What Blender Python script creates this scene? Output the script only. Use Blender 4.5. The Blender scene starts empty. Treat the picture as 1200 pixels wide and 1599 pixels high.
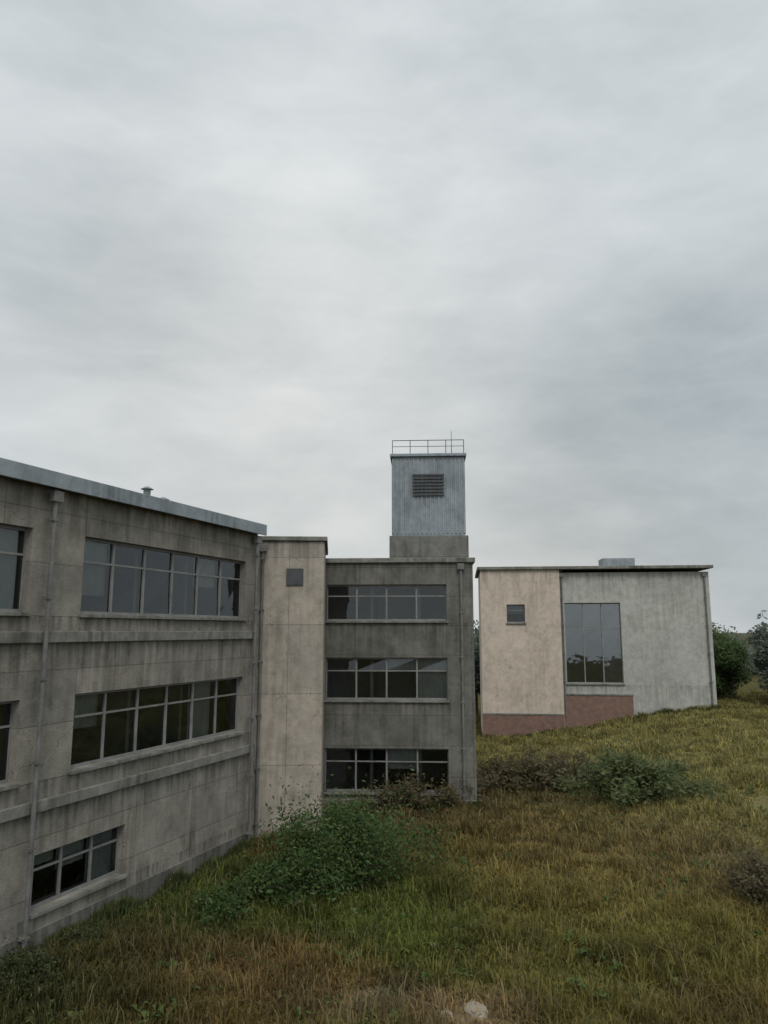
import bpy, bmesh, math, random
from mathutils import Vector, Matrix, noise
random.seed(7)
R = math.radians
sc = bpy.context.scene
C = sc.collection

# ------------------------------------------------------------------ camera
EYE = 7.0
cam_d = bpy.data.cameras.new('camera'); cam = bpy.data.objects.new('camera', cam_d); C.objects.link(cam)
cam_d.sensor_fit = 'VERTICAL'; cam_d.sensor_height = 36; cam_d.lens = 26
cam_d.clip_end = 3000; cam_d.clip_start = 0.05
cam.location = (0, 0, EYE); cam.rotation_euler = (R(90 + 9.1), 0, 0)
sc.camera = cam

# ------------------------------------------------------------------ world
SKY_N = 0.95
SKY_BANKS = [(24, 14, 14, -.28), (-24, 22, 10, -.17), (-4, 24, 8, .05), (-7, 38, 10, .18), (-26, 46, 8, -.35), (25, 46, 9, -.08), (22, 32, 9, .08)]
w = bpy.data.worlds.new('World'); sc.world = w; w.use_nodes = True
nt = w.node_tree; N = nt.nodes; L = nt.links; N.clear()
out = N.new('ShaderNodeOutputWorld'); bg = N.new('ShaderNodeBackground'); bg.inputs['Strength'].default_value = 0.1
sky = N.new('ShaderNodeTexSky'); sky.sky_type = 'NISHITA'; sky.sun_disc = False
sky.sun_elevation = R(48); sky.sun_rotation = R(172); sky.dust_density = 3
tc = N.new('ShaderNodeTexCoord')
def wnoise(scale, loc, det, rough, sz=2.1):
    mp = N.new('ShaderNodeMapping'); mp.inputs['Scale'].default_value = (1, 1, sz); mp.inputs['Location'].default_value = loc
    L.new(tc.outputs['Generated'], mp.inputs['Vector'])
    nz = N.new('ShaderNodeTexNoise'); nz.inputs['Scale'].default_value = scale; nz.inputs['Detail'].default_value = det; nz.inputs['Roughness'].default_value = rough
    nz.inputs['Distortion'].default_value = .35
    L.new(mp.outputs[0], nz.inputs['Vector']); return nz.outputs['Fac']
def wmath(op, a, b=None, c=None):
    m = N.new('ShaderNodeMath'); m.operation = op
    for k, v in enumerate((a, b, c)):
        if v is None: continue
        if isinstance(v, (int, float)): m.inputs[k].default_value = v
        else: L.new(v, m.inputs[k])
    return m.outputs[0]
def cloud_bank(az, el, width, amount):      # azimuth clockwise from +Y and elevation, degrees
    d = (math.sin(R(az))*math.cos(R(el)), math.cos(R(az))*math.cos(R(el)), math.sin(R(el)))
    v = N.new('ShaderNodeVectorMath'); v.operation = 'DOT_PRODUCT'; v.inputs[1].default_value = d
    nv = N.new('ShaderNodeVectorMath'); nv.operation = 'NORMALIZE'; L.new(tc.outputs['Generated'], nv.inputs[0]); L.new(nv.outputs[0], v.inputs[0])
    k = 1/(1-math.cos(R(width)))
    g = wmath('EXPONENT', wmath('MULTIPLY', wmath('SUBTRACT', v.outputs['Value'], 1.0), k))
    return wmath('MULTIPLY', g, amount)
dens = wmath('ADD', wmath('MULTIPLY', wmath('SUBTRACT', wnoise(2.1, (.35, .1, .2), 6, .52), .5), SKY_N), .5)
dens = wmath('ADD', dens, wmath('MULTIPLY', wmath('SUBTRACT', wnoise(6.5, (2.3, .7, .4), 7, .6, 3.0), .5), .4))
for bk in SKY_BANKS: dens = wmath('ADD', dens, cloud_bank(*bk))
cr = N.new('ShaderNodeValToRGB'); e = cr.color_ramp.elements
e[0].position = 0.0; e[0].color = (3.15, 3.62, 3.85, 1); e[1].position = 1.0; e[1].color = (7.95, 8.3, 8.45, 1)
L.new(dens, cr.inputs[0])
warm = N.new('ShaderNodeMixRGB'); warm.blend_type = 'MULTIPLY'; warm.inputs[2].default_value = (1.05, 1.0, .95, 1)
L.new(wmath('ADD', cloud_bank(-8, 11, 22, .9), cloud_bank(15, 3, 10, .8)), warm.inputs[0]); L.new(cr.outputs[0], warm.inputs[1])
# thinner, brighter cloud overhead and behind, where the covered sun stands
br = N.new('ShaderNodeMixRGB'); br.blend_type = 'MULTIPLY'; br.inputs[2].default_value = (2.3, 2.25, 2.15, 1)
L.new(cloud_bank(175, 62, 38, 1.0), br.inputs[0]); L.new(warm.outputs[0], br.inputs[1])
mx = N.new('ShaderNodeMixRGB'); mx.inputs[0].default_value = 0.95
L.new(sky.outputs[0], mx.inputs[1]); L.new(br.outputs[0], mx.inputs[2])
L.new(mx.outputs[0], bg.inputs['Color']); L.new(bg.outputs[0], out.inputs['Surface'])

# ------------------------------------------------------------------ sun
sd = bpy.data.lights.new('sun', 'SUN'); so = bpy.data.objects.new('sun', sd); C.objects.link(so)
sd.energy = 1.0; sd.angle = R(20); sd.color = (1, .96, .9)
so.rotation_euler = (R(42), 0, R(8))
sc.view_settings.view_transform = 'Standard'; sc.view_settings.look = 'None'
sc.view_settings.exposure = 0.15; sc.view_settings.gamma = 1; sc.view_settings.use_curve_mapping = False

# ------------------------------------------------------------------ materials
def mat(name, c1, c2=None, scale=1.0, rough=.9, bump=.1, bscale=20, metallic=0, detail=8, streak=0, c3=None, spec=.3):
    m = bpy.data.materials.new(name); m.use_nodes = True
    t = m.node_tree; n = t.nodes; l = t.links
    b = n['Principled BSDF']; b.inputs['Roughness'].default_value = rough; b.inputs['Metallic'].default_value = metallic
    b.inputs['Specular IOR Level'].default_value = spec
    tc = n.new('ShaderNodeTexCoord'); geo = n.new('ShaderNodeNewGeometry')
    if c2 is None: c2 = tuple(x * .75 for x in c1)
    a = n.new('ShaderNodeTexNoise'); a.inputs['Scale'].default_value = scale; a.inputs['Detail'].default_value = detail; a.inputs['Roughness'].default_value = .65
    l.new(geo.outputs['Position'], a.inputs['Vector'])
    r = n.new('ShaderNodeValToRGB'); r.color_ramp.elements[0].position = .36; r.color_ramp.elements[1].position = .64
    r.color_ramp.elements[0].color = (*c2, 1); r.color_ramp.elements[1].color = (*c1, 1)
    if c3:
        q = r.color_ramp.elements.new(.5); q.color = (*c3, 1)
    l.new(a.outputs['Fac'], r.inputs[0]); col = r.outputs[0]
    if streak:
        mpp = n.new('ShaderNodeMapping'); mpp.inputs['Scale'].default_value = (3.2, 3.2, .22)
        l.new(geo.outputs['Position'], mpp.inputs['Vector'])
        s = n.new('ShaderNodeTexNoise'); s.inputs['Scale'].default_value = 1.6; s.inputs['Detail'].default_value = 6
        l.new(mpp.outputs[0], s.inputs['Vector'])
        sr = n.new('ShaderNodeValToRGB'); sr.color_ramp.elements[0].position = .4; sr.color_ramp.elements[1].position = .62
        v = 1 - streak*1.25; sr.color_ramp.elements[0].color = (v, v, v * .97, 1); sr.color_ramp.elements[1].color = (1, 1, 1, 1)
        l.new(s.outputs['Fac'], sr.inputs[0])
        mm = n.new('ShaderNodeMixRGB'); mm.blend_type = 'MULTIPLY'
        k = n.new('ShaderNodeTexNoise'); k.inputs['Scale'].default_value = .55; k.inputs['Detail'].default_value = 5; k.inputs['Roughness'].default_value = .6
        l.new(geo.outputs['Position'], k.inputs['Vector'])
        kr = n.new('ShaderNodeMapRange'); kr.inputs['From Min'].default_value = .42; kr.inputs['From Max'].default_value = .62; l.new(k.outputs['Fac'], kr.inputs['Value']); l.new(kr.outputs[0], mm.inputs[0])
        l.new(col, mm.inputs[1]); l.new(sr.outputs[0], mm.inputs[2]); col = mm.outputs[0]
        # blotchy weathering and fine pitting
        f = n.new('ShaderNodeTexNoise'); f.inputs['Scale'].default_value = 2.6; f.inputs['Detail'].default_value = 12; f.inputs['Roughness'].default_value = .78; l.new(geo.outputs['Position'], f.inputs['Vector'])
        fr_ = n.new('ShaderNodeValToRGB'); fr_.color_ramp.elements[0].position = .34; fr_.color_ramp.elements[1].position = .56
        fr_.color_ramp.elements[0].color = (.68, .69, .66, 1); fr_.color_ramp.elements[1].color = (1.06, 1.05, 1.04, 1); l.new(f.outputs['Fac'], fr_.inputs[0])
        m2 = n.new('ShaderNodeMixRGB'); m2.blend_type = 'MULTIPLY'; m2.inputs[0].default_value = .8; l.new(col, m2.inputs[1]); l.new(fr_.outputs[0], m2.inputs[2]); col = m2.outputs[0]
    l.new(col, b.inputs['Base Color'])
    if bump:
        bn = n.new('ShaderNodeTexNoise'); bn.inputs['Scale'].default_value = bscale; bn.inputs['Detail'].default_value = 8
        l.new(geo.outputs['Position'], bn.inputs['Vector'])
        bp = n.new('ShaderNodeBump'); bp.inputs['Strength'].default_value = bump; bp.inputs['Distance'].default_value = .05
        l.new(bn.outputs['Fac'], bp.inputs['Height']); l.new(bp.outputs[0], b.inputs['Normal'])
    return m
def panelled(m, bw, bh, off=0, depth=.5, dark=.62, gap=.012):
    """adds real formwork/panel joints in the object's own x-z (and y-z) plane"""
    t = m.node_tree; n = t.nodes; l = t.links; b = n['Principled BSDF']
    tc = n.new('ShaderNodeTexCoord'); sp = n.new('ShaderNodeSeparateXYZ'); l.new(tc.outputs['Object'], sp.inputs[0])
    ad = n.new('ShaderNodeMath'); l.new(sp.outputs['X'], ad.inputs[0]); l.new(sp.outputs['Y'], ad.inputs[1])
    cb = n.new('ShaderNodeCombineXYZ'); l.new(ad.outputs[0], cb.inputs['X']); l.new(sp.outputs['Z'], cb.inputs['Y'])
    br = n.new('ShaderNodeTexBrick'); l.new(cb.outputs[0], br.inputs['Vector']); br.offset = off
    br.inputs['Scale'].default_value = 1; br.inputs['Brick Width'].default_value = bw; br.inputs['Row Height'].default_value = bh
    br.inputs['Mortar Size'].default_value = gap; br.inputs['Mortar Smooth'].default_value = .2; br.inputs['Bias'].default_value = 0
    br.inputs['Color1'].default_value = (1.06, 1.05, 1.03, 1); br.inputs['Color2'].default_value = (.86, .87, .87, 1); br.inputs['Mortar'].default_value = (dark, dark, dark, 1)
    old = b.inputs['Base Color'].links[0].from_socket
    mm = n.new('ShaderNodeMixRGB'); mm.blend_type = 'MULTIPLY'; mm.inputs[0].default_value = 1
    l.new(old, mm.inputs[1]); l.new(br.outputs['Color'], mm.inputs[2]); l.new(mm.outputs[0], b.inputs['Base Color'])
    ob = b.inputs['Normal'].links[0].from_node if b.inputs['Normal'].links else None
    bp = n.new('ShaderNodeBump'); bp.invert = True; bp.inputs['Strength'].default_value = depth; bp.inputs['Distance'].default_value = .02
    l.new(br.outputs['Fac'], bp.inputs['Height'])
    if ob: l.new(ob.outputs[0], bp.inputs['Normal'])
    l.new(bp.outputs[0], b.inputs['Normal'])
    return m
def glass(name, refl, tint=(.75, .8, .8)):
    m = bpy.data.materials.new(name); m.use_nodes = True; t = m.node_tree; n = t.nodes; l = t.links; n.clear()
    o = n.new('ShaderNodeOutputMaterial'); tr = n.new('ShaderNodeBsdfTransparent'); tr.inputs[0].default_value = (*tint, 1)
    g = n.new('ShaderNodeBsdfGlossy'); g.inputs['Roughness'].default_value = .03; g.inputs[0].default_value = (.82, .87, .9, 1)
    geo = n.new('ShaderNodeNewGeometry'); nz = n.new('ShaderNodeTexNoise'); nz.inputs['Scale'].default_value = 1.1; l.new(geo.outputs['Position'], nz.inputs['Vector'])
    bp = n.new('ShaderNodeBump'); bp.inputs['Strength'].default_value = .12; bp.inputs['Distance'].default_value = .05; l.new(nz.outputs['Fac'], bp.inputs['Height']); l.new(bp.outputs[0], g.inputs['Normal'])
    fr = n.new('ShaderNodeFresnel'); fr.inputs['IOR'].default_value = 1.5
    mr = n.new('ShaderNodeMapRange'); mr.inputs['To Min'].default_value = refl; l.new(fr.outputs[0], mr.inputs['Value'])
    ms = n.new('ShaderNodeMixShader'); l.new(mr.outputs[0], ms.inputs[0]); l.new(tr.outputs[0], ms.inputs[1]); l.new(g.outputs[0], ms.inputs[2]); l.new(ms.outputs[0], o.inputs[0])
    return m
def leaf(name, cs, attr=None, trans=.3, patch=.5):
    """each leaf or blade takes its own tone from the palette cs"""
    m = bpy.data.materials.new(name); m.use_nodes = True; t = m.node_tree; n = t.nodes; l = t.links
    b = n['Principled BSDF']; b.inputs['Roughness'].default_value = .6; b.inputs['Specular IOR Level'].default_value = .25
    geo = n.new('ShaderNodeNewGeometry')
    r = n.new('ShaderNodeValToRGB'); el = r.color_ramp.elements
    while len(el) < len(cs): el.new(.5)
    for k, c in enumerate(cs): el[k].position = k/(len(cs)-1); el[k].color = (*c, 1)
    l.new(geo.outputs['Random Per Island'], r.inputs[0]); col = r.outputs[0]
    if attr:
        a = n.new('ShaderNodeAttribute'); a.attribute_name = attr
        mm = n.new('ShaderNodeMixRGB'); mm.blend_type = 'MULTIPLY'; mm.inputs[0].default_value = 1
        l.new(a.outputs['Color'], mm.inputs[1]); l.new(col, mm.inputs[2]); col = mm.outputs[0]
    l.new(col, b.inputs['Base Color'])
    tl = n.new('ShaderNodeBsdfTranslucent'); l.new(col, tl.inputs[0])
    ms = n.new('ShaderNodeMixShader'); ms.inputs[0].default_value = trans
    l.new(b.outputs[0], ms.inputs[1]); l.new(tl.outputs[0], ms.inputs[2]); l.new(ms.outputs[0], n['Material Output'].inputs[0])
    return m
def weathered(m, sills, reach=1.3, strength=.55):
    """rain drips that start under the sills and fade out below them, and hairline cracks; heights are the object's own z"""
    t = m.node_tree; n = t.nodes; l = t.links; b = n['Principled BSDF']
    tc = n.new('ShaderNodeTexCoord'); sp = n.new('ShaderNodeSeparateXYZ'); l.new(tc.outputs['Object'], sp.inputs[0])
    def ma(op, a, c=None, clamp=False):
        q = n.new('ShaderNodeMath'); q.operation = op; q.use_clamp = clamp
        for k, v in enumerate((a, c)):
            if v is None: continue
            if isinstance(v, (int, float)): q.inputs[k].default_value = v
            else: l.new(v, q.inputs[k])
        return q.outputs[0]
    mp = n.new('ShaderNodeMapping'); mp.inputs['Scale'].default_value = (7, 7, .25); l.new(tc.outputs['Object'], mp.inputs['Vector'])
    nz = n.new('ShaderNodeTexNoise'); nz.inputs['Scale'].default_value = 1; nz.inputs['Detail'].default_value = 4; l.new(mp.outputs[0], nz.inputs['Vector'])
    mp2 = n.new('ShaderNodeMapping'); mp2.inputs['Scale'].default_value = (2.2, 2.2, .01); l.new(tc.outputs['Object'], mp2.inputs['Vector'])
    ln = n.new('ShaderNodeTexNoise'); ln.inputs['Scale'].default_value = 1; ln.inputs['Detail'].default_value = 6; l.new(mp2.outputs[0], ln.inputs['Vector'])
    length = ma('MULTIPLY', ma('SUBTRACT', ln.outputs['Fac'], .36, True), reach*4)
    tot = 0.0
    for z in sills:
        d = ma('SUBTRACT', z, sp.outputs['Z'])                       # distance below the sill
        up = ma('GREATER_THAN', d, 0.0)
        fade = ma('SUBTRACT', 1.0, ma('DIVIDE', d, ma('MAXIMUM', length, .02)), True)
        tot = ma('ADD', tot, ma('MULTIPLY', up, fade), True)
    nf = n.new('ShaderNodeMapRange'); nf.inputs['From Min'].default_value = .42; nf.inputs['From Max'].default_value = .6; l.new(nz.outputs['Fac'], nf.inputs['Value'])
    drip = ma('MULTIPLY', ma('MULTIPLY', tot, nf.outputs[0]), strength)
    vo = n.new('ShaderNodeTexVoronoi'); vo.feature = 'DISTANCE_TO_EDGE'; vo.inputs['Scale'].default_value = .42
    wp = n.new('ShaderNodeTexNoise'); wp.inputs['Scale'].default_value = 1.6; wp.inputs['Detail'].default_value = 9; l.new(tc.outputs['Object'], wp.inputs['Vector'])
    am = n.new('ShaderNodeVectorMath'); am.operation = 'MULTIPLY_ADD'; am.inputs[1].default_value = (1.3, 1.3, 1.3); l.new(wp.outputs['Color'], am.inputs[0]); l.new(tc.outputs['Object'], am.inputs[2]); l.new(am.outputs[0], vo.inputs['Vector'])
    crk = ma('LESS_THAN', vo.outputs['Distance'], .0035)
    ck = n.new('ShaderNodeTexNoise'); ck.inputs['Scale'].default_value = .5; l.new(tc.outputs['Object'], ck.inputs['Vector'])
    crk = ma('MULTIPLY', crk, ma('MULTIPLY', ma('GREATER_THAN', ck.outputs['Fac'], .53), .5))
    old = b.inputs['Base Color'].links[0].from_socket
    for fac in (drip, crk):
        mm = n.new('ShaderNodeMixRGB'); l.new(fac, mm.inputs[0]); l.new(old, mm.inputs[1]); mm.inputs[2].default_value = (.035, .035, .03, 1); old = mm.outputs[0]
    l.new(old, b.inputs['Base Color'])
    return m
M = {}
M['conc'] = weathered(panelled(mat('weathered_concrete', (.275, .258, .23), (.19, .18, .16), .9, streak=.3, bump=.3), 2.4, 1.22), (10.3, 7.33, 6.7, 3.68, 3.0, .82))
M['conc_light'] = weathered(panelled(mat('pale_concrete', (.39, .35, .305), (.30, .27, .24), .9, streak=.2, bump=.25), 1.25, 2.4), (10.2,), 2.2, .5)
M['conc_dark'] = weathered(panelled(mat('dark_concrete', (.175, .172, .158), (.115, .114, .103), .9, streak=.3, bump=.3), 1.2, 1.2), (9.8, 7.32, 4.12, .52))
M['shaft'] = panelled(mat('tower_concrete', (.185, .187, .182), (.13, .132, .125), .9, streak=.4, bump=.3), 1.85, 1.3)
M['plaster'] = weathered(mat('pinkish_plaster', (.53, .455, .39), (.45, .385, .335), .5, streak=.12, bump=.15), (11.0,), 1.6, .35)
M['plaster_grey'] = weathered(mat('grey_green_plaster', (.40, .405, .38), (.33, .335, .315), .5, streak=.15, bump=.15), (10.8, 3.52), 1.8, .35)
M['red'] = panelled(mat('red_brick', (.24, .15, .12), (.17, .11, .09), 3, bump=.3), .23, .075, .5, .6, .8, .008)
M['metal'] = mat('blue_grey_sheet_metal', (.265, .30, .33), (.205, .235, .265), .9, rough=.55, streak=.25, bump=.05)
M['frame'] = mat('window_frame_paint', (.22, .22, .21), (.15, .15, .145), 2, rough=.5, bump=.05)
M['glass'] = glass('window_glass', .035, (.6, .66, .68))
M['coated'] = glass('coated_glass', .16, (.4, .45, .47))
M['cloth'] = mat('blind_cloth', (.42, .40, .35), (.30, .28, .25), 2, bump=.1)
M['inside'] = mat('room_paint', (.30, .29, .26), (.22, .21, .19), 1, bump=0)
M['coping'] = mat('coping_stone', (.22, .22, .20), (.14, .14, .125), 2, streak=.4)
M['pipe'] = mat('painted_pipe', (.17, .17, .165), (.10, .10, .095), 3, rough=.5, bump=.1)
M['dark_metal'] = mat('dark_metal', (.07, .075, .08), (.05, .05, .055), 3, rough=.5, bump=.1)
M['bark'] = mat('bark', (.11, .085, .065), (.06, .05, .04), 8, bump=.6)
M['leaf_dark'] = leaf('dark_leaf', [(.02, .045, .012), (.04, .085, .02), (.085, .13, .035), (.06, .065, .025)])
M['leaf_olive'] = leaf('deep_olive_leaf', [(.03, .04, .014), (.05, .065, .022), (.075, .08, .03)])  # the straggly shrubs' own deep olive leaf colour
M['leaf_hazed'] = leaf('greyish_hazed_leaf', [(.06, .08, .065), (.10, .125, .10), (.14, .155, .12)])  # greyish foliage, with distance haze mixed into the leaf colour itself
M['leaf_mid'] = leaf('mid_leaf', [(.05, .075, .025), (.085, .11, .04), (.12, .13, .05)])
M['leaf_brown'] = leaf('brownish_leaf', [(.075, .055, .03), (.11, .085, .045), (.09, .095, .04), (.13, .10, .06)])
M['grass'] = leaf('grass_blades', [(.75, .78, .7), (1.2, 1.2, 1.15), (1.4, 1.27, 1.05), (1.9, 1.7, 1.3)], 'tint', .35)
M['weed'] = leaf('weed_leaf', [(.05, .10, .02), (.09, .14, .035), (.12, .13, .05)])
M['straw'] = leaf('straw_stalk', [(.17, .13, .07), (.26, .21, .12), (.20, .16, .08)])
M['rock'] = mat('pale_stone', (.34, .29, .21), (.22, .19, .15), 3, bump=.5)
gm = bpy.data.materials.new('soil_and_turf'); gm.use_nodes = True
def _g():
    n = gm.node_tree.nodes; l = gm.node_tree.links; b = n['Principled BSDF']; b.inputs['Roughness'].default_value = 1; b.inputs['Specular IOR Level'].default_value = .1
    at = n.new('ShaderNodeAttribute'); at.attribute_name = 'tint'; geo = n.new('ShaderNodeNewGeometry')
    a = n.new('ShaderNodeTexNoise'); a.inputs['Scale'].default_value = 5; a.inputs['Detail'].default_value = 10; a.inputs['Roughness'].default_value = .7; l.new(geo.outputs['Position'], a.inputs['Vector'])
    r = n.new('ShaderNodeValToRGB'); r.color_ramp.elements[0].position = .35; r.color_ramp.elements[1].position = .65
    r.color_ramp.elements[0].color = (.5, .5, .52, 1); r.color_ramp.elements[1].color = (1.15, 1.1, 1.05, 1); l.new(a.outputs['Fac'], r.inputs[0])
    mm = n.new('ShaderNodeMixRGB'); mm.blend_type = 'MULTIPLY'; mm.inputs[0].default_value = 1; l.new(at.outputs['Color'], mm.inputs[1]); l.new(r.outputs[0], mm.inputs[2]); l.new(mm.outputs[0], b.inputs['Base Color'])
    bp = n.new('ShaderNodeBump'); bp.inputs['Strength'].default_value = .8; bp.inputs['Distance'].default_value = .08; l.new(a.outputs['Fac'], bp.inputs['Height']); l.new(bp.outputs[0], b.inputs['Normal'])
_g(); M['ground'] = gm

# ------------------------------------------------------------------ mesh helpers
class MB:
    def __init__(s): s.v = []; s.f = []
    def box(s, x0, x1, y0, y1, z0, z1):
        b = len(s.v)
        s.v += [(x0,y0,z0),(x1,y0,z0),(x1,y1,z0),(x0,y1,z0),(x0,y0,z1),(x1,y0,z1),(x1,y1,z1),(x0,y1,z1)]
        s.f += [tuple(b+i for i in q) for q in ((0,3,2,1),(4,5,6,7),(0,1,5,4),(1,2,6,5),(2,3,7,6),(3,0,4,7))]
        return s
    def tube(s, a, b, r0, r1, n=8):
        a = Vector(a); b = Vector(b); d = (b - a).normalized()
        u = d.orthogonal().normalized(); v = d.cross(u); k = len(s.v)
        for p, r in ((a, r0), (b, r1)):
            for i in range(n):
                t = 2*math.pi*i/n; s.v.append(tuple(p + (u*math.cos(t) + v*math.sin(t))*r))
        for i in range(n):
            j = (i+1) % n; s.f.append((k+i, k+j, k+n+j, k+n+i))
        s.f.append(tuple(k+i for i in range(n))[::-1]); s.f.append(tuple(k+n+i for i in range(n)))
        return s
    def build(s, name, m, parent=None, bevel=0):
        me = bpy.data.meshes.new(name); me.from_pydata(s.v, [], s.f); me.update()
        o = bpy.data.objects.new(name, me); C.objects.link(o); me.materials.append(m)
        if parent: o.parent = parent
        if bevel:
            bv = o.modifiers.new('bevel', 'BEVEL'); bv.width = bevel; bv.segments = 2
        return o
def tag(o, label=None, cat=None, group=None, kind=None):
    if label: o['label'] = label
    if cat: o['category'] = cat
    if group: o['group'] = group
    if kind: o['kind'] = kind
    return o
def empty(name, loc, rz=0):
    o = bpy.data.objects.new(name, None); C.objects.link(o); o.location = loc; o.rotation_euler = (0, 0, rz); return o

def facade(parent, mw, x0, x1, z0, z1, y, th, wins, gl='glass', ft='frame', cut=1.25, blinds=.35, opens=.12, softrow=None):
    """wall from x0..x1 at y..y+th with holes; wins = rows [(zb, zt, [(a, b), ...])]; windows face -y"""
    m = MB(); rows = sorted(list(wins) + ([softrow] if softrow else [])); zc = z0
    for zb, zt, cols in rows:
        if zb > zc: m.box(x0, x1, y, y+th, zc, zb)
        xc = x0
        for a, b in sorted(cols):
            if a > xc: m.box(xc, a, y, y+th, zb, zt)
            xc = b
        if xc < x1: m.box(xc, x1, y, y+th, zb, zt)
        zc = zt
    if zc < z1: m.box(x0, x1, y, y+th, zc, z1)
    m.build('wall', mw, parent)
    for zb, zt, cols in rows:
        for a, b in sorted(cols):
            n = max(1, round((b-a)/cut)); st = (b-a)/n
            f = MB(); fy = y + th*.5
            f.box(a, b, fy, fy+.09, zb, zb+.07).box(a, b, fy, fy+.09, zt-.07, zt)
            for i in range(n+1):
                xx = a + i*st; lo = max(a, xx-.035); hi = min(b, xx+.035)
                f.box(lo, hi, fy, fy+.09, zb+.07, zt-.07)
            hz = zb + (zt-zb)*.68
            for i in range(n): f.box(a+i*st+.035, a+(i+1)*st-.035, fy+.01, fy+.08, hz-.025, hz+.025)
            fr = f.build('window', M[ft], parent)
            g = MB()
            for i in range(n):
                xa, xb = a+i*st+.035, a+(i+1)*st-.035
                if random.random() < opens:                      # hopper light tilted open
                    zh = zt-.07; za = hz+.025; o_ = .16; sash = MB()
                    for q0, q1 in ((xa, xa+.04), (xb-.04, xb)):
                        k = len(sash.v); sash.v += [(q0, fy-o_, za), (q1, fy-o_, za), (q1, fy, zh), (q0, fy, zh), (q0, fy-o_+.04, za), (q1, fy-o_+.04, za), (q1, fy+.04, zh), (q0, fy+.04, zh)]
                        sash.f += [tuple(k+t for t in q) for q in ((0,1,2,3),(7,6,5,4),(0,4,5,1),(1,5,6,2),(2,6,7,3),(3,7,4,0))]
                    sash.box(xa, xb, fy-o_, fy-o_+.04, za-.02, za+.03); sash.build('open_sash', M[ft], fr)
                    k = len(g.v); g.v += [(xa+.04, fy-o_+.02, za+.03), (xb-.04, fy-o_+.02, za+.03), (xb-.04, fy+.02, zh), (xa+.04, fy+.02, zh)]; g.f.append((k, k+1, k+2, k+3))
                    panes = ((zb+.07, hz-.025),)
                else: panes = ((zb+.07, hz-.025), (hz+.025, zt-.07))
                for pa, pb in panes:
                    t1 = random.uniform(-.008, .008); t2 = random.uniform(-.008, .008); k = len(g.v)
                    g.v += [(xa, fy+.045+t1, pa), (xb, fy+.045-t1, pa), (xb, fy+.045-t2, pb), (xa, fy+.045+t2, pb)]; g.f.append((k, k+1, k+2, k+3))
                if softrow and zb == softrow[0] or random.random() < blinds:   # ground floor blinds are down
                    d = random.choice((.3, .5, .75, 1.0)); zz = zt - (zt-zb)*d; m_ = 10; bl = MB(); k = 0
                    for q in range(m_+1):
                        xx = xa + (xb-xa)*q/m_; yy = fy+.2+.02*math.sin(q*2.1); bl.v += [(xx, yy, zz), (xx, yy, zt)]
                    for q in range(m_): bl.f.append((k+2*q, k+2*q+2, k+2*q+3, k+2*q+1))
                    bl.build('blind', M['cloth'], fr)
            g.build('pane', M[gl], fr)
            s = MB(); s.box(a-.06, b+.06, y-.1, y-.002, zb-.09, zb-.003); s.build('sill', M['coping'], fr, .01)

# ------------------------------------------------------------------ ground
def gh(x, y):
    z = .18*noise.noise(Vector((x*.12, y*.12, 0))) + .05*noise.noise(Vector((x*.6, y*.6, 3)))
    # bank rising to the right
    t = max(0, min(1, (x - 6) / 16)); t = t*t*(3-2*t)
    u = max(0, min(1, (y - 12) / 20))
    z += 2.0*t*u
    return z
def pix(px, py, z=0):   # ground point seen at a photo pixel, used for planning positions
    p = cam.rotation_euler[0] - R(90); f = 1155
    X = (px-600)/f; Z = (799.5-py)/f
    d = Vector((X, math.cos(p) - Z*math.sin(p), math.sin(p) + Z*math.cos(p)))
    t = (z-EYE)/d.z
    return d.x*t, d.y*t
# patches of different growth: x, y, radius, colour
OLIVE = (.125, .107, .033); GREEN = (.075, .105, .022); BROWN = (.135, .095, .042); DKGREEN = (.03, .042, .015); TAN = (.24, .18, .11); LIGHT = (.21, .20, .082)
PATCH = []
for px, py, z, r, c in ((740,1340,0,3.2,OLIVE),(600,1440,0,1.9,GREEN),(660,1390,0,1.8,GREEN),(400,1530,0,1.6,BROWN),(480,1550,0,1.2,BROWN),(880,1290,.7,4,BROWN),(1050,1350,1.2,3.5,(.19,.17,.055)),
    (940,1360,.7,3,(.165,.145,.05)),(1120,1200,2,6,LIGHT),(1060,1140,2,8,LIGHT),(1190,1330,1.5,1.6,(.09,.06,.035)),(1180,1570,0,1.6,(.09,.066,.027)),(1000,1480,0,2,(.08,.095,.02)),(850,1470,0,1.6,(.085,.085,.025)),
    (730,1600,0,.75,TAN),(575,1570,0,.7,(.13,.12,.085)),(40,1540,0,1.8,DKGREEN),(200,1520,0,1.6,(.08,.07,.03)),(360,1400,0,1.8,(.055,.08,.02)),(1050,1260,1.5,3,(.14,.11,.06)),
    (640,1250,0,4,(.075,.062,.033)),(760,1230,.3,4,(.085,.065,.035)),(260,1580,0,1,(.085,.075,.025))):
    x_, y_ = pix(px, py, z); PATCH.append((x_, y_, r, c))
def tint(x, y):
    dx = 1.1*noise.noise(Vector((x*.45, y*.45, 21))); dy = 1.1*noise.noise(Vector((x*.45, y*.45, 47)))
    wsum = .12; c = [.11*.12, .10*.12, .035*.12]
    for a, b, r, q in PATCH:
        g = math.exp(-((x+dx-a)**2 + (y+dy-b)**2)/(r*r))
        wsum += g
        for i in range(3): c[i] += g*q[i]
    n = 1 + .55*noise.noise(Vector((x*.9, y*.9, 5)))
    return [v/wsum*n for v in c]
me = bpy.data.meshes.new('ground'); bm = bmesh.new()
xs = [-900,-300,-100,-50] + [-30+i*.5 for i in range(151)] + [60,100,300,900]
ys = [-100,-20,0] + [4+i*.5 for i in range(130)] + [90,140,300,700,1500]
grid = [[bm.verts.new((x, y, gh(x, y) if abs(x) < 60 and 0 < y < 100 else (2.0 if x > 0 and y > 0 else 0))) for x in xs] for y in ys]
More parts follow.
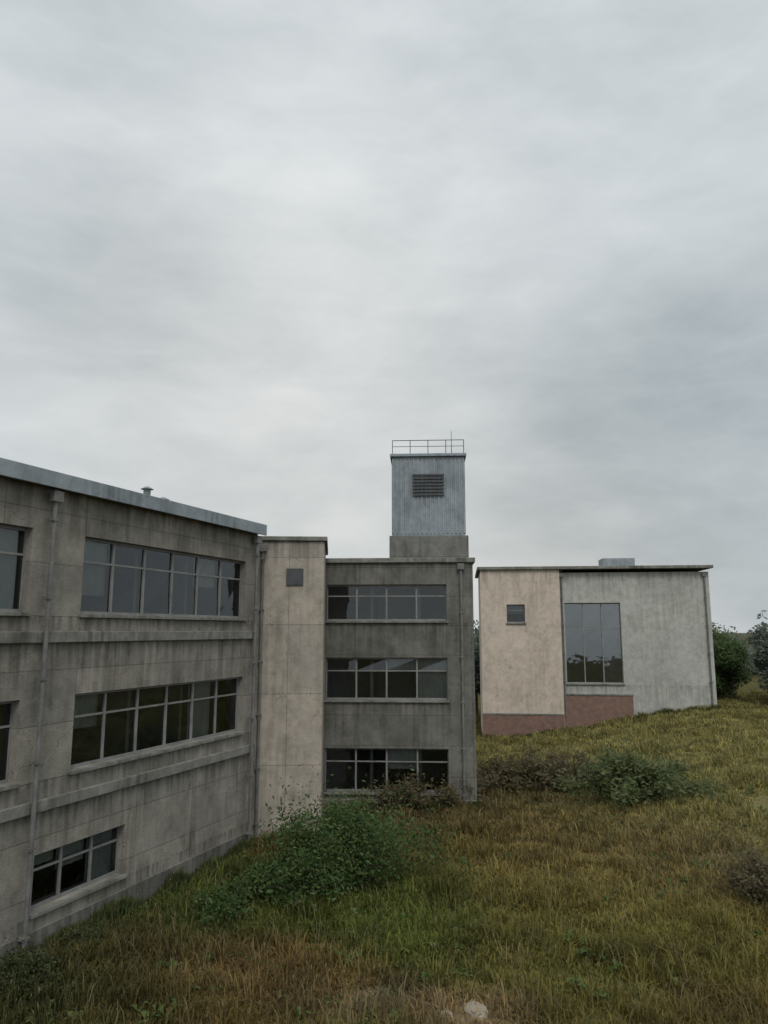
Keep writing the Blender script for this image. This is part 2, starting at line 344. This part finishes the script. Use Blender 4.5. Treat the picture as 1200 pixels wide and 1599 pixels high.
for j in range(len(ys)-1):
    for i in range(len(xs)-1): bm.faces.new((grid[j][i], grid[j][i+1], grid[j+1][i+1], grid[j+1][i]))
for f in bm.faces: f.smooth = True
bm.to_mesh(me); bm.free()
ca = me.color_attributes.new('tint', 'FLOAT_COLOR', 'POINT')
for v in me.vertices: ca.data[v.index].color = (*[q*.8 for q in tint(v.co.x, v.co.y)], 1)
g = bpy.data.objects.new('ground', me); C.objects.link(g); me.materials.append(M['ground']); tag(g, kind='structure')

# ------------------------------------------------------------------ left building (local x along facade, faces -y local)
def ang(p, q): return math.atan2(q[1]-p[1], q[0]-p[0])
P0 = (-8.26, 15.9); P1 = (-4.4, 25.6)
th = ang(P0, P1); LEN = math.dist(P0, P1)
def rooms(parent, x0, x1, y0, depth, levels, walls, mw='inside'):
    for z in levels: MB().box(x0, x1, y0, y0+depth, z, z+.22).build('floor_slab', M[mw], parent)
    b = MB(); b.box(x0, x1, y0+depth+.003, y0+depth+.2, levels[0], levels[-1]+.2)
    lv = levels
    for k in range(len(lv)-1):
        for x in walls: b.box(x, x+.12, y0+.2, y0+depth, lv[k]+.223, lv[k+1]-.003)
    b.build('inner_walls', M[mw], parent)
def downpipe(parent, x, z0, z1, y, r=.055):
    m = MB(); m.tube((x, y, z0), (x, y, z1), r, r, 10)
    for k in range(int((z1-z0)/1.8)+1): m.box(x-r-.03, x+r+.03, y-r-.01, y+.11, z0+.4+k*1.8, z0+.46+k*1.8)
    m.box(x-.14, x+.14, y-.1, y+.06, z1, z1+.25); m.build('downpipe', M['pipe'], parent)
A = empty('concrete_building', (P0[0], P0[1], 0), th)
tag(A, 'long weathered concrete building with rows of ribbon windows, filling the left side', 'building')
bays = [(-8.5, .8), (2.4, 9.75)]
facade(A, M['conc'], -12, LEN, -.5, 10.3, 0, .35,
       [(3.75, 5.5, bays), (7.4, 9.3, bays)], cut=1.16, blinds=.28, opens=.1, softrow=(.9, 2.1, [(-6.5, -3.2), (-1.9, -.5), (1.5, 4.4)]))
rooms(A, -11.7, LEN-.31, .36, 5, [-.4, 3.1, 6.8, 9.75], [-6, -1, 1.6, 4.9, 7.2])
MB().box(-12.25, LEN, -.3, 12, 10.303, 10.42).build('roof', M['coping'], A, .03)
f = MB(); f.box(-12.25, LEN, -.36, -.303, 10.25, 10.62); f.box(-12.25, LEN, -.30, .0, 10.55, 10.62); f.build('parapet_flashing', M['metal'], A, .01)
MB().box(-12, -11.7, .36, 12, -.5, 10.3).build('end_wall', M['conc'], A)
MB().box(LEN-.3, LEN, .36, 12, -.5, 10.3).build('end_wall', M['conc'], A)
for z in (3.02, 6.72): MB().box(-12, LEN, -.12, -.003, z, z+.26).build('string_course', M['coping'], A, .02)
for z, zz in ((-.5, .55),): MB().box(-12, LEN, -.07, -.003, z, zz).build('plinth', M['conc_dark'], A, .02)
for x in (1.2, 10.1): 
    for z0, z1 in ((.3, 3.0), (3.3, 6.7), (7.0, 9.95)): pass
    downpipe(A, x, .1, 9.95, -.2)
for x, y, h in ((-1.5, 3, 1.0), (6.5, 1.6, .9), (7.3, 1.6, .7)):
    v = MB(); v.tube((x, y, 10.42), (x, y, 10.42+h), .11, .11, 12); v.tube((x, y, 10.42+h), (x, y, 10.5+h), .2, .06, 12); v.build('roof_vent', M['metal'], A)

# pale stair block
B = empty('stair_block', (-3.4, 26.6, 0), R(4))
tag(B, 'pale narrow concrete stair block between the long left building and the darker wing', 'building')
MB().box(-1.2, 1.25, 0, 5, -.5, 10.2).build('wall', M['conc_light'], B, .04)
MB().box(-1.3, 1.35, -.1, 5.1, 10.203, 10.36).build('coping', M['coping'], B, .02)
downpipe(B, -.95, .1, 9.8, -.08)
MB().box(-.1, .5, -.06, -.003, 8.6, 9.2).build('louvre', M['dark_metal'], B, .01)

# dark wing
D = empty('recessed_wing', (0, 31, 0), R(-3))
tag(D, 'dark recessed concrete wing right of the pale stair block, at the foot of the tower', 'building')
facade(D, M['conc_dark'], -3.2, 3.7, -.5, 9.8, 0, .35,
       [(.6, 2.3, [(-2.4, 2.6)]), (4.2, 5.9, [(-2.4, 2.6)]), (7.4, 8.9, [(-2.4, 2.6)])], blinds=.25, opens=0)
rooms(D, -2.88, 3.38, .36, 3, [-.4, 3.3, 6.7, 9.4], [-.6, 1.4])
b = MB(); b.box(-3.2, 3.7, 3.6, 3.9, -.5, 9.7); b.box(-3.19, -2.9, .36, 3.59, -.5, 9.7); b.box(3.4, 3.69, .36, 3.59, -.5, 9.7)
b.build('rear_wall', M['conc_dark'], D)
MB().box(-3.3, 3.8, -.12, 3.1, 9.803, 10.0).build('roof', M['coping'], D, .02)
MB().box(-3.2, 3.7, -.06, -.003, -.5, .35).build('plinth', M['conc'], D, .02)
downpipe(D, 3.2, .1, 9.5, -.1)

# tower
T = empty('tower', (2.1, 34.4, 0), R(-3))
tag(T, 'tall square tower with blue-grey metal upper part rising above the roofs', 'tower')
MB().box(-1.85, 1.85, .0, 3.4, -.5, 11.4).build('shaft', M['shaft'], T, .04)
MB().box(-1.7, 1.7, .1, 3.2, 11.4, 15.2).build('tank_housing', M['metal'], T, .02)
cl = MB()
for k in range(18): 
    x = -1.68 + k*.1975; cl.box(x-.035, x+.035, .06, .097, 11.5, 15.1)
for k in range(16):
    y = .2 + k*.196
    for sx in (-1, 1): cl.box(min(sx*1.703, sx*1.74), max(sx*1.703, sx*1.74), y-.035, y+.035, 11.5, 15.1)
cl.build('cladding_ribs', M['metal'], T)
lv = MB()
for k in range(7): lv.box(-.75, .75, -.02, .055, 13.3+k*.16, 13.38+k*.16)
lv.build('louvre', M['dark_metal'], T)
MB().box(-1.82, 1.82, -.05, 3.35, 15.2, 15.34).build('cap', M['metal'], T, .02)
ra = MB()
for x in (-1.7, -.85, 0, .85, 1.7): ra.tube((x, .05, 15.34), (x, .05, 16.0), .018, .018, 6)
ra.tube((-1.7, .05, 16.0), (1.7, .05, 16.0), .018, .018, 6); ra.tube((-1.7, .05, 15.7), (1.7, .05, 15.7), .014, .014, 6)
ra.build('railing', M['dark_metal'], T)
v = MB(); v.tube((1.2, 2, 15.34), (1.2, 2, 17.0), .025, .01, 6); v.build('lightning_rod', M['dark_metal'], T)

# right building
E = empty('far_building', (12, 49, 0), R(-6))
tag(E, 'pale plaster building with one large bluish window, beyond the grass right of the tower', 'building')
facade(E, M['plaster'], -5.6, -.4, 0, 11, 0, .4, [(7.5, 8.7, [(-3.9, -2.7)])], blinds=.9, opens=0)
facade(E, M['plaster_grey'], -.4, 9.2, 0, 10.8, .3, .4, [(3.6, 8.8, [(-.1, 3.5)])], gl='coated', cut=1.2, blinds=.9, opens=0)
rooms(E, -5.3, 9.0, .75, 4, [.2, 6.5, 10.3], [-.5, 4.2])
MB().box(-5.8, 9.4, -.2, 8, 11.0, 11.2).build('roof', M['coping'], E, .03)
MB().box(-5.5, 9.1, 6, 8, 0, 10.9).build('rear_wall', M['plaster'], E)
MB().box(-5.6, -5.31, .41, 5.9, 0, 10.9).build('end_wall', M['plaster'], E); MB().box(8.9, 9.18, .71, 5.9, 0, 10.75).build('end_wall', M['plaster_grey'], E)
MB().box(-5.63, -.42, -.08, -.003, 0, 1.6).build('brick_base', M['red'], E, .02)
MB().box(-5.66, -.42, -.11, -.003, 1.603, 1.7).build('base_coping', M['coping'], E, .01)
MB().box(-.38, 4.0, .18, .297, .5, 2.85).build('brick_base', M['red'], E, .02)
MB().box(-.38, 4.03, .14, .297, 2.853, 2.95).build('base_coping', M['coping'], E, .01)
downpipe(E, -.25, 1.5, 10.5, .18); downpipe(E, 8.9, 1.5, 10.5, .2)
MB().box(3, 5.2, 3, 4.6, 11.2, 12.0).build('roof_plant', M['metal'], E, .03)

# ------------------------------------------------------------------ vegetation
def leaf_mesh(name, centers, n, size, m, parent=None, squash=1):
    mb = MB()
    for _ in range(n):
        c, r = random.choice(centers)
        d = Vector([random.gauss(0, 1) for _ in range(3)]).normalized() * r * random.random()**.45
        d.z *= squash
        p = Vector(c) + d
        s = size*random.uniform(.6, 1.4)
        u = Vector([random.gauss(0, 1) for _ in range(3)]).normalized(); v = u.orthogonal().normalized()
        k = len(mb.v)
        mb.v += [tuple(p-u*s), tuple(p+v*s*.45), tuple(p+u*s), tuple(p-v*s*.45)]; mb.f.append((k, k+1, k+2, k+3))
    return mb.build(name, m, parent)
def tree(name, x, y, h, r, m, label, cat='tree', group=None, n=9000, leaf=.11, low=.3):
    z = gh(x, y); t = empty(name, (x, y, z-.05)); tag(t, label, cat, group)
    tk = MB(); tk.tube((0,0,0), (0,0,h*.55), h*.03, h*.018)
    cs = []
    for i in range(11):
        a = random.uniform(0, 6.28); zz = h*random.uniform(low, .84); rr = r*random.uniform(.2, .62)
        c = (math.cos(a)*rr, math.sin(a)*rr, zz); cs.append((c, r*random.uniform(.3, .5)))
        tk.tube((0,0,h*random.uniform(.25,.5)), c, h*.011, h*.004, 5)
    tk.build('trunk', M['bark'], t)
    leaf_mesh('crown', cs, n, leaf, m, t, .85)
    return t
def bush(name, x, y, r, h, m, label, cat='bush', group=None, n=3500, leaf=.06):
    """many arching stems from the root, leaves strung along them and thick clumps at their tips"""
    z = gh(x, y); t = empty(name, (x, y, z-.03)); tag(t, label, cat, group)
    st = MB(); lf = MB(); ns = 34; tips = []
    for i in range(ns):
        a = random.uniform(0, 6.28); rr = r*random.uniform(.05, 1.0)**.7; hh = h*random.uniform(.45, 1.12)*(1-.45*(rr/r)**2)
        p0 = Vector((random.gauss(0, .16*r), random.gauss(0, .16*r), 0)); pts = []
        for k in range(6):
            u = k/5; pts.append(p0 + Vector((math.cos(a)*rr*u**1.3, math.sin(a)*rr*u**1.3, hh*(1-(1-u)**1.7))) + Vector([random.gauss(0, .03*r) for _ in range(3)]))
        for k in range(5): st.tube(pts[k], pts[k+1], .022*(1-k/6), .022*(1-(k+1)/6), 5)
        dens = random.uniform(.5, 1.4)
        for _ in range(int(n/ns*dens)):
            u = random.random()**.6*5; k = min(4, int(u)); p = pts[k].lerp(pts[k+1], u-k)
            q = .30*min(r, h)*(.35+.65*random.random()) if random.random() < .85 else .5*min(r, h)
            p = p + Vector([random.gauss(0, q*.5) for _ in range(3)])
            if p.z < .03: continue
            s = leaf*random.uniform(.45, 1.5); d = Vector([random.gauss(0, 1) for _ in range(3)]).normalized(); v = d.orthogonal().normalized(); k2 = len(lf.v)
            lf.v += [tuple(p-d*s), tuple(p+v*s*.42), tuple(p+d*s), tuple(p-v*s*.42)]; lf.f.append((k2, k2+1, k2+2, k2+3))
    st.build('stems', M['bark'], t); lf.build('foliage', m, t)
    return t
x, y = pix(540, 1385); bush('leafy_bush', x, y, 2.3, 2.3, M['leaf_dark'], 'largest dark green bush, at the foot of the pale stair block', n=20000, leaf=.055)
x, y = pix(445, 1405); bush('leafy_bush', x, y, 1.3, 1.1, M['leaf_dark'], 'low dark green shrub left of the largest bush', n=7000, leaf=.05)
x, y = pix(350, 1430); bush('leafy_bush', x, y, .9, .7, M['leaf_dark'], 'smallest low shrub against the long left building', n=4000, leaf=.045)
x, y = pix(630, 1262); bush('thorny_shrub', x, y, 1.6, 1.3, M['leaf_brown'], 'brownish shrub at the foot of the dark wing beside the pale stair block', n=7000)
x, y = pix(705, 1255); bush('thorny_shrub', x, y, 1.8, 1.25, M['leaf_brown'], 'brownish shrub in front of the tower, at the corner of the dark wing', n=7000)
x, y = pix(800, 1215, .5); bush('thorny_shrub', x, y, 2.0, 1.2, M['leaf_brown'], 'brownish shrub in front of the red brick base', n=7000, leaf=.08)
x, y = pix(875, 1200, 1); bush('thorny_shrub', x, y, 2.2, 1.5, M['leaf_brown'], 'brownish shrub left of the wide green bush, below the large window', n=7000, leaf=.08)
x, y = pix(990, 1200, 1.5); bush('leafy_bush', x, y, 3.0, 1.6, M['leaf_mid'], 'wide mid green bush in front of the right end of the pale far building', n=10000, leaf=.09)
tree('leafy_tree', 26.3, 50, 5.6, 2.9, M['leaf_hazed'], 'low hazy grey-green tree standing nearest the far building at the right edge', n=15000, leaf=.12)
tree('leafy_tree', 29.8, 52, 7.2, 3.6, M['leaf_hazed'], 'broad hazy grey-green tree at the very right edge, tallest there', n=17000, leaf=.13)
tree('leafy_tree', 26.5, 62, 6.2, 3.0, M['leaf_mid'], 'mid green tree behind the low grey-green tree at the right edge', n=9000, leaf=.14)
tree('leafy_tree', 7.5, 62, 6.6, 3.0, M['leaf_hazed'], 'hazy grey-green tree glimpsed in the gap between the dark wing and the pale building', n=8000, leaf=.14)

x, y = pix(1200, 1318, 1.7); bush('thorny_shrub', x, y, 1.3, 1.2, M['leaf_brown'], 'dark brownish shrub on the slope at the right edge of the frame', n=8000, leaf=.05)
x, y = pix(8, 1545); bush('leafy_bush', x+.25, y-.1, .9, .75, M['leaf_olive'], 'dark straggly bush in the bottom left corner, against the wall foot', n=6000, leaf=.035)
x, y = pix(120, 1480); bush('leafy_bush', x+.15, y, .6, .45, M['leaf_olive'], 'small straggly shrub under the lowest window of the left building', n=2500, leaf=.03)

tree('leafy_tree', 24.3, 55, 4.6, 2.6, M['leaf_dark'], 'small dark green tree just right of the pale far building', n=14000, leaf=.12, low=.2)
# far wood beyond the site
mb = MB(); rr = random.Random(3)
cs = []
for k in range(90):
    x = -60 + k*1.9; y = 88 + rr.uniform(-6, 6); h = rr.uniform(4.0, 7.5)
    for q in range(3): cs.append(((x+rr.uniform(-2, 2), y+rr.uniform(-2, 2), 1.5 + h*(.25+.28*q)), rr.uniform(1.6, 2.6)))
fw = leaf_mesh('distant_wood', cs, 60000, .3, M['leaf_hazed']); tag(fw, 'far line of hazy greyish trees beyond the buildings', 'wood', kind='stuff')

# ------------------------------------------------------------------ grass, straw and weeds
import numpy as np
rng = np.random.default_rng(5)
def blocked(xx, yy):
    t = (yy - P0[1]) / (P1[1]-P0[1])
    if xx < P0[0] + t*(P1[0]-P0[0]) + .12 and yy < 27: return True
    if yy > 26.5 and -4.7 < xx < -2.1: return True
    return yy > 30.8 and -3.3 < xx < 3.9
def field(n_tufts, blades, hfun, name, m, ymin=9, p=1.9, spread=.11, wid=.009, want=None):
    X = []; T_ = []
    while len(X) < n_tufts:
        yy = ymin + 52*random.random()**p; xx = random.uniform(-.60, .60)*yy
        if blocked(xx, yy): continue
        dn = noise.noise(Vector((xx*.4, yy*.4, 9))) + .5*noise.noise(Vector((xx*1.7, yy*1.7, 2)))
        if random.random() > .95 + dn*1.1: continue
        c = tint(xx, yy)
        if c[2] > .095 and random.random() < .85: continue
        X.append((xx, yy, gh(xx, yy)-.015, hfun(xx, yy, dn))); T_.append(c)
    X = np.repeat(np.array(X), blades, 0); T_ = np.repeat(np.array(T_), blades, 0); n = len(X)
    a = rng.uniform(0, 6.283, n); h = X[:, 3]*rng.uniform(.4, 1.25, n); w_ = wid*(1+X[:, 1]/22)*rng.uniform(.6, 1.3, n)
    bx = X[:, 0]+rng.normal(0, spread, n); by = X[:, 1]+rng.normal(0, spread, n); z = X[:, 2]
    ln = rng.uniform(.15, .9, n)*h; lx = np.cos(a)*ln; ly = np.sin(a)*ln; pa = a+1.57+rng.normal(0, .5, n); wx = np.cos(pa)*w_; wy = np.sin(pa)*w_
    V = np.stack([np.stack([bx-wx, by-wy, z], 1), np.stack([bx+wx, by+wy, z], 1),
        np.stack([bx+lx*.35+wx*.8, by+ly*.35+wy*.8, z+h*.6], 1), np.stack([bx+lx*.35-wx*.8, by+ly*.35-wy*.8, z+h*.6], 1),
        np.stack([bx+lx, by+ly, z+h*(1-.35*ln/np.maximum(h, .01))], 1)], 1).reshape(-1, 3)
    base = (np.arange(n)*5)[:, None]
    me = bpy.data.meshes.new(name); me.vertices.add(n*5); me.vertices.foreach_set('co', V.ravel().astype(np.float32))
    loops = (base + np.array([0, 1, 2, 3, 3, 2, 4])).ravel(); me.loops.add(len(loops)); me.loops.foreach_set('vertex_index', loops.astype(np.int32))
    ls = ((np.arange(n)*7)[:, None] + np.array([0, 4])).ravel(); lt = np.tile([4, 3], n)
    me.polygons.add(2*n); me.polygons.foreach_set('loop_start', ls.astype(np.int32)); me.polygons.foreach_set('loop_total', lt.astype(np.int32)); me.update(calc_edges=True)
    ca = me.color_attributes.new('tint', 'FLOAT_COLOR', 'POINT')
    col = np.ones((n, 5, 4), np.float32); col[:, :, :3] = T_[:, None, :]; ca.data.foreach_set('color', col.ravel())
    o = bpy.data.objects.new(name, me); C.objects.link(o); me.materials.append(m); return o
o = field(80000, 9, lambda x, y, d: (.11 + .2*max(0, d+.2))*(1+y/60), 'grass', M['grass'])
tag(o, 'rough olive, green and brown grass covering the open ground', 'grass', kind='stuff')
o = field(2600, 26, lambda x, y, d: .34+.3*random.random(), 'tall_grass', M['grass'], p=1.5, spread=.13, wid=.007)
tag(o, 'taller rank clumps of grass rising out of the turf', 'grass', kind='stuff')
hd = MB()
for _ in range(1300):
    yy = 9 + 30*random.random()**1.4; xx = random.uniform(-.58, .58)*yy
    if blocked(xx, yy) or tint(xx, yy)[2] > .08 or noise.noise(Vector((xx*.35, yy*.35, 31))) < -.05: continue
    z = gh(xx, yy); h = random.uniform(.35, .75); a = random.uniform(0, 6.28); l_ = random.uniform(.05, .25)*h
    p1 = Vector((xx+math.cos(a)*l_, yy+math.sin(a)*l_, z+h)); hd.tube((xx, yy, z), p1, .003, .002, 3)
    p2 = p1 + Vector((math.cos(a)*.03, math.sin(a)*.03, random.uniform(.06, .13))); hd.tube(p1, p1.lerp(p2, .5), .003, .013, 4); hd.tube(p1.lerp(p2, .5), p2, .013, .002, 4)
o = hd.build('seed_heads', M['straw']); tag(o, 'dry brown seed heads on thin stalks above the grass', 'seed heads', kind='stuff')
# growth along the foot of the walls
wf = MB()
def foot(p, q, nrm, n):
    for _ in range(n):
        t = random.random(); d = abs(random.gauss(0, .14))+.04; x = p[0]+(q[0]-p[0])*t+nrm[0]*d; y = p[1]+(q[1]-p[1])*t+nrm[1]*d
        g_ = max(0, noise.noise(Vector((x*.9, y*.9, 80)))+.35); z = gh(x, y)-.02; h = random.uniform(.1, .5)*g_*1.3+.05; a = random.uniform(0, 6.28); k = len(wf.v); w_ = random.uniform(.01, .03)
        lx, ly = math.cos(a)*h*.4, math.sin(a)*h*.4; wx, wy = -math.sin(a)*w_, math.cos(a)*w_
        wf.v += [(x-wx*.4, y-wy*.4, z), (x+wx*.4, y+wy*.4, z), (x+lx*.5+wx, y+ly*.5+wy, z+h*.6), (x+lx, y+ly, z+h), (x+lx*.5-wx, y+ly*.5-wy, z+h*.6)]; wf.f.append((k, k+1, k+2, k+3, k+4))
nx_ = (math.sin(th), -math.cos(th)); foot((P0[0]-1.9, P0[1]-4.8), P1, nx_, 9000)
foot((-4.6, 26.5), (-2.15, 26.7), (0, -1), 1600); foot((-2.2, 31.1), (3.7, 30.8), (0, -1), 3500); foot((6.4, 49.5), (21.2, 48.0), (0, -1), 6000)
o = wf.build('wall_foot_weeds', M['leaf_mid']); tag(o, 'weeds growing along the foot of the walls', 'weeds', kind='stuff')
o = field(1500, 4, lambda x, y, d: .42+.25*random.random(), 'dry_stalks', M['straw'], spread=.16, wid=.004)
tag(o, 'pale dry stalks standing up out of the grass', 'dry grass', kind='stuff')
wb = MB()
for _ in range(1500):
    yy = 9 + 26*random.random()**1.5; xx = random.uniform(-.58, .58)*yy
    if blocked(xx, yy) or tint(xx, yy)[2] > .08: continue
    if noise.noise(Vector((xx*.5, yy*.5, 70))) < .02: continue
    z = gh(xx, yy)
    for k in range(random.randint(7, 13)):
        a = random.uniform(0, 6.28); s_ = random.uniform(.07, .17); h = random.uniform(.03, .2); q = len(wb.v); c_, d_ = math.cos(a), math.sin(a); r0 = .03
        ww = s_*.3
        wb.v += [(xx+c_*r0, yy+d_*r0, z+h*.5), (xx+c_*(r0+s_*.5)-d_*ww, yy+d_*(r0+s_*.5)+c_*ww, z+h+.02), (xx+c_*(r0+s_), yy+d_*(r0+s_), z+h), (xx+c_*(r0+s_*.5)+d_*ww, yy+d_*(r0+s_*.5)-c_*ww, z+h+.02)]
        wb.f.append((q, q+1, q+2, q+3))
o = wb.build('weeds', M['weed']); tag(o, 'broad leaved weeds scattered through the grass', 'weeds', kind='stuff')

def stone(x, y, r, label):
    bm = bmesh.new(); bmesh.ops.create_icosphere(bm, subdivisions=4, radius=1)
    for v in bm.verts:
        d = 1 + .28*noise.noise(v.co*1.3 + Vector((x, y, 0))) + .1*noise.noise(v.co*4 + Vector((x, y, 5)))
        v.co = Vector((v.co.x*d*r, v.co.y*d*r*.75, v.co.z*d*r*.42))
    me = bpy.data.meshes.new('stone'); bm.to_mesh(me); bm.free(); o = bpy.data.objects.new('stone', me); C.objects.link(o)
    me.materials.append(M['rock']); o.location = (x, y, gh(x, y)+r*.1); o.rotation_euler.z = x*3; tag(o, label, 'stone', 'pale stones on the bare earth')
x, y = pix(745, 1585); stone(x, y, .26, 'largest pale stone on the bare tan earth at the bottom edge')
x, y = pix(695, 1590); stone(x, y, .15, 'smaller pale stone left of the largest stone at the bottom edge')
x, y = pix(575, 1565); stone(x, y, .13, 'small pale stone on the greyish earth, farthest left of the stones')
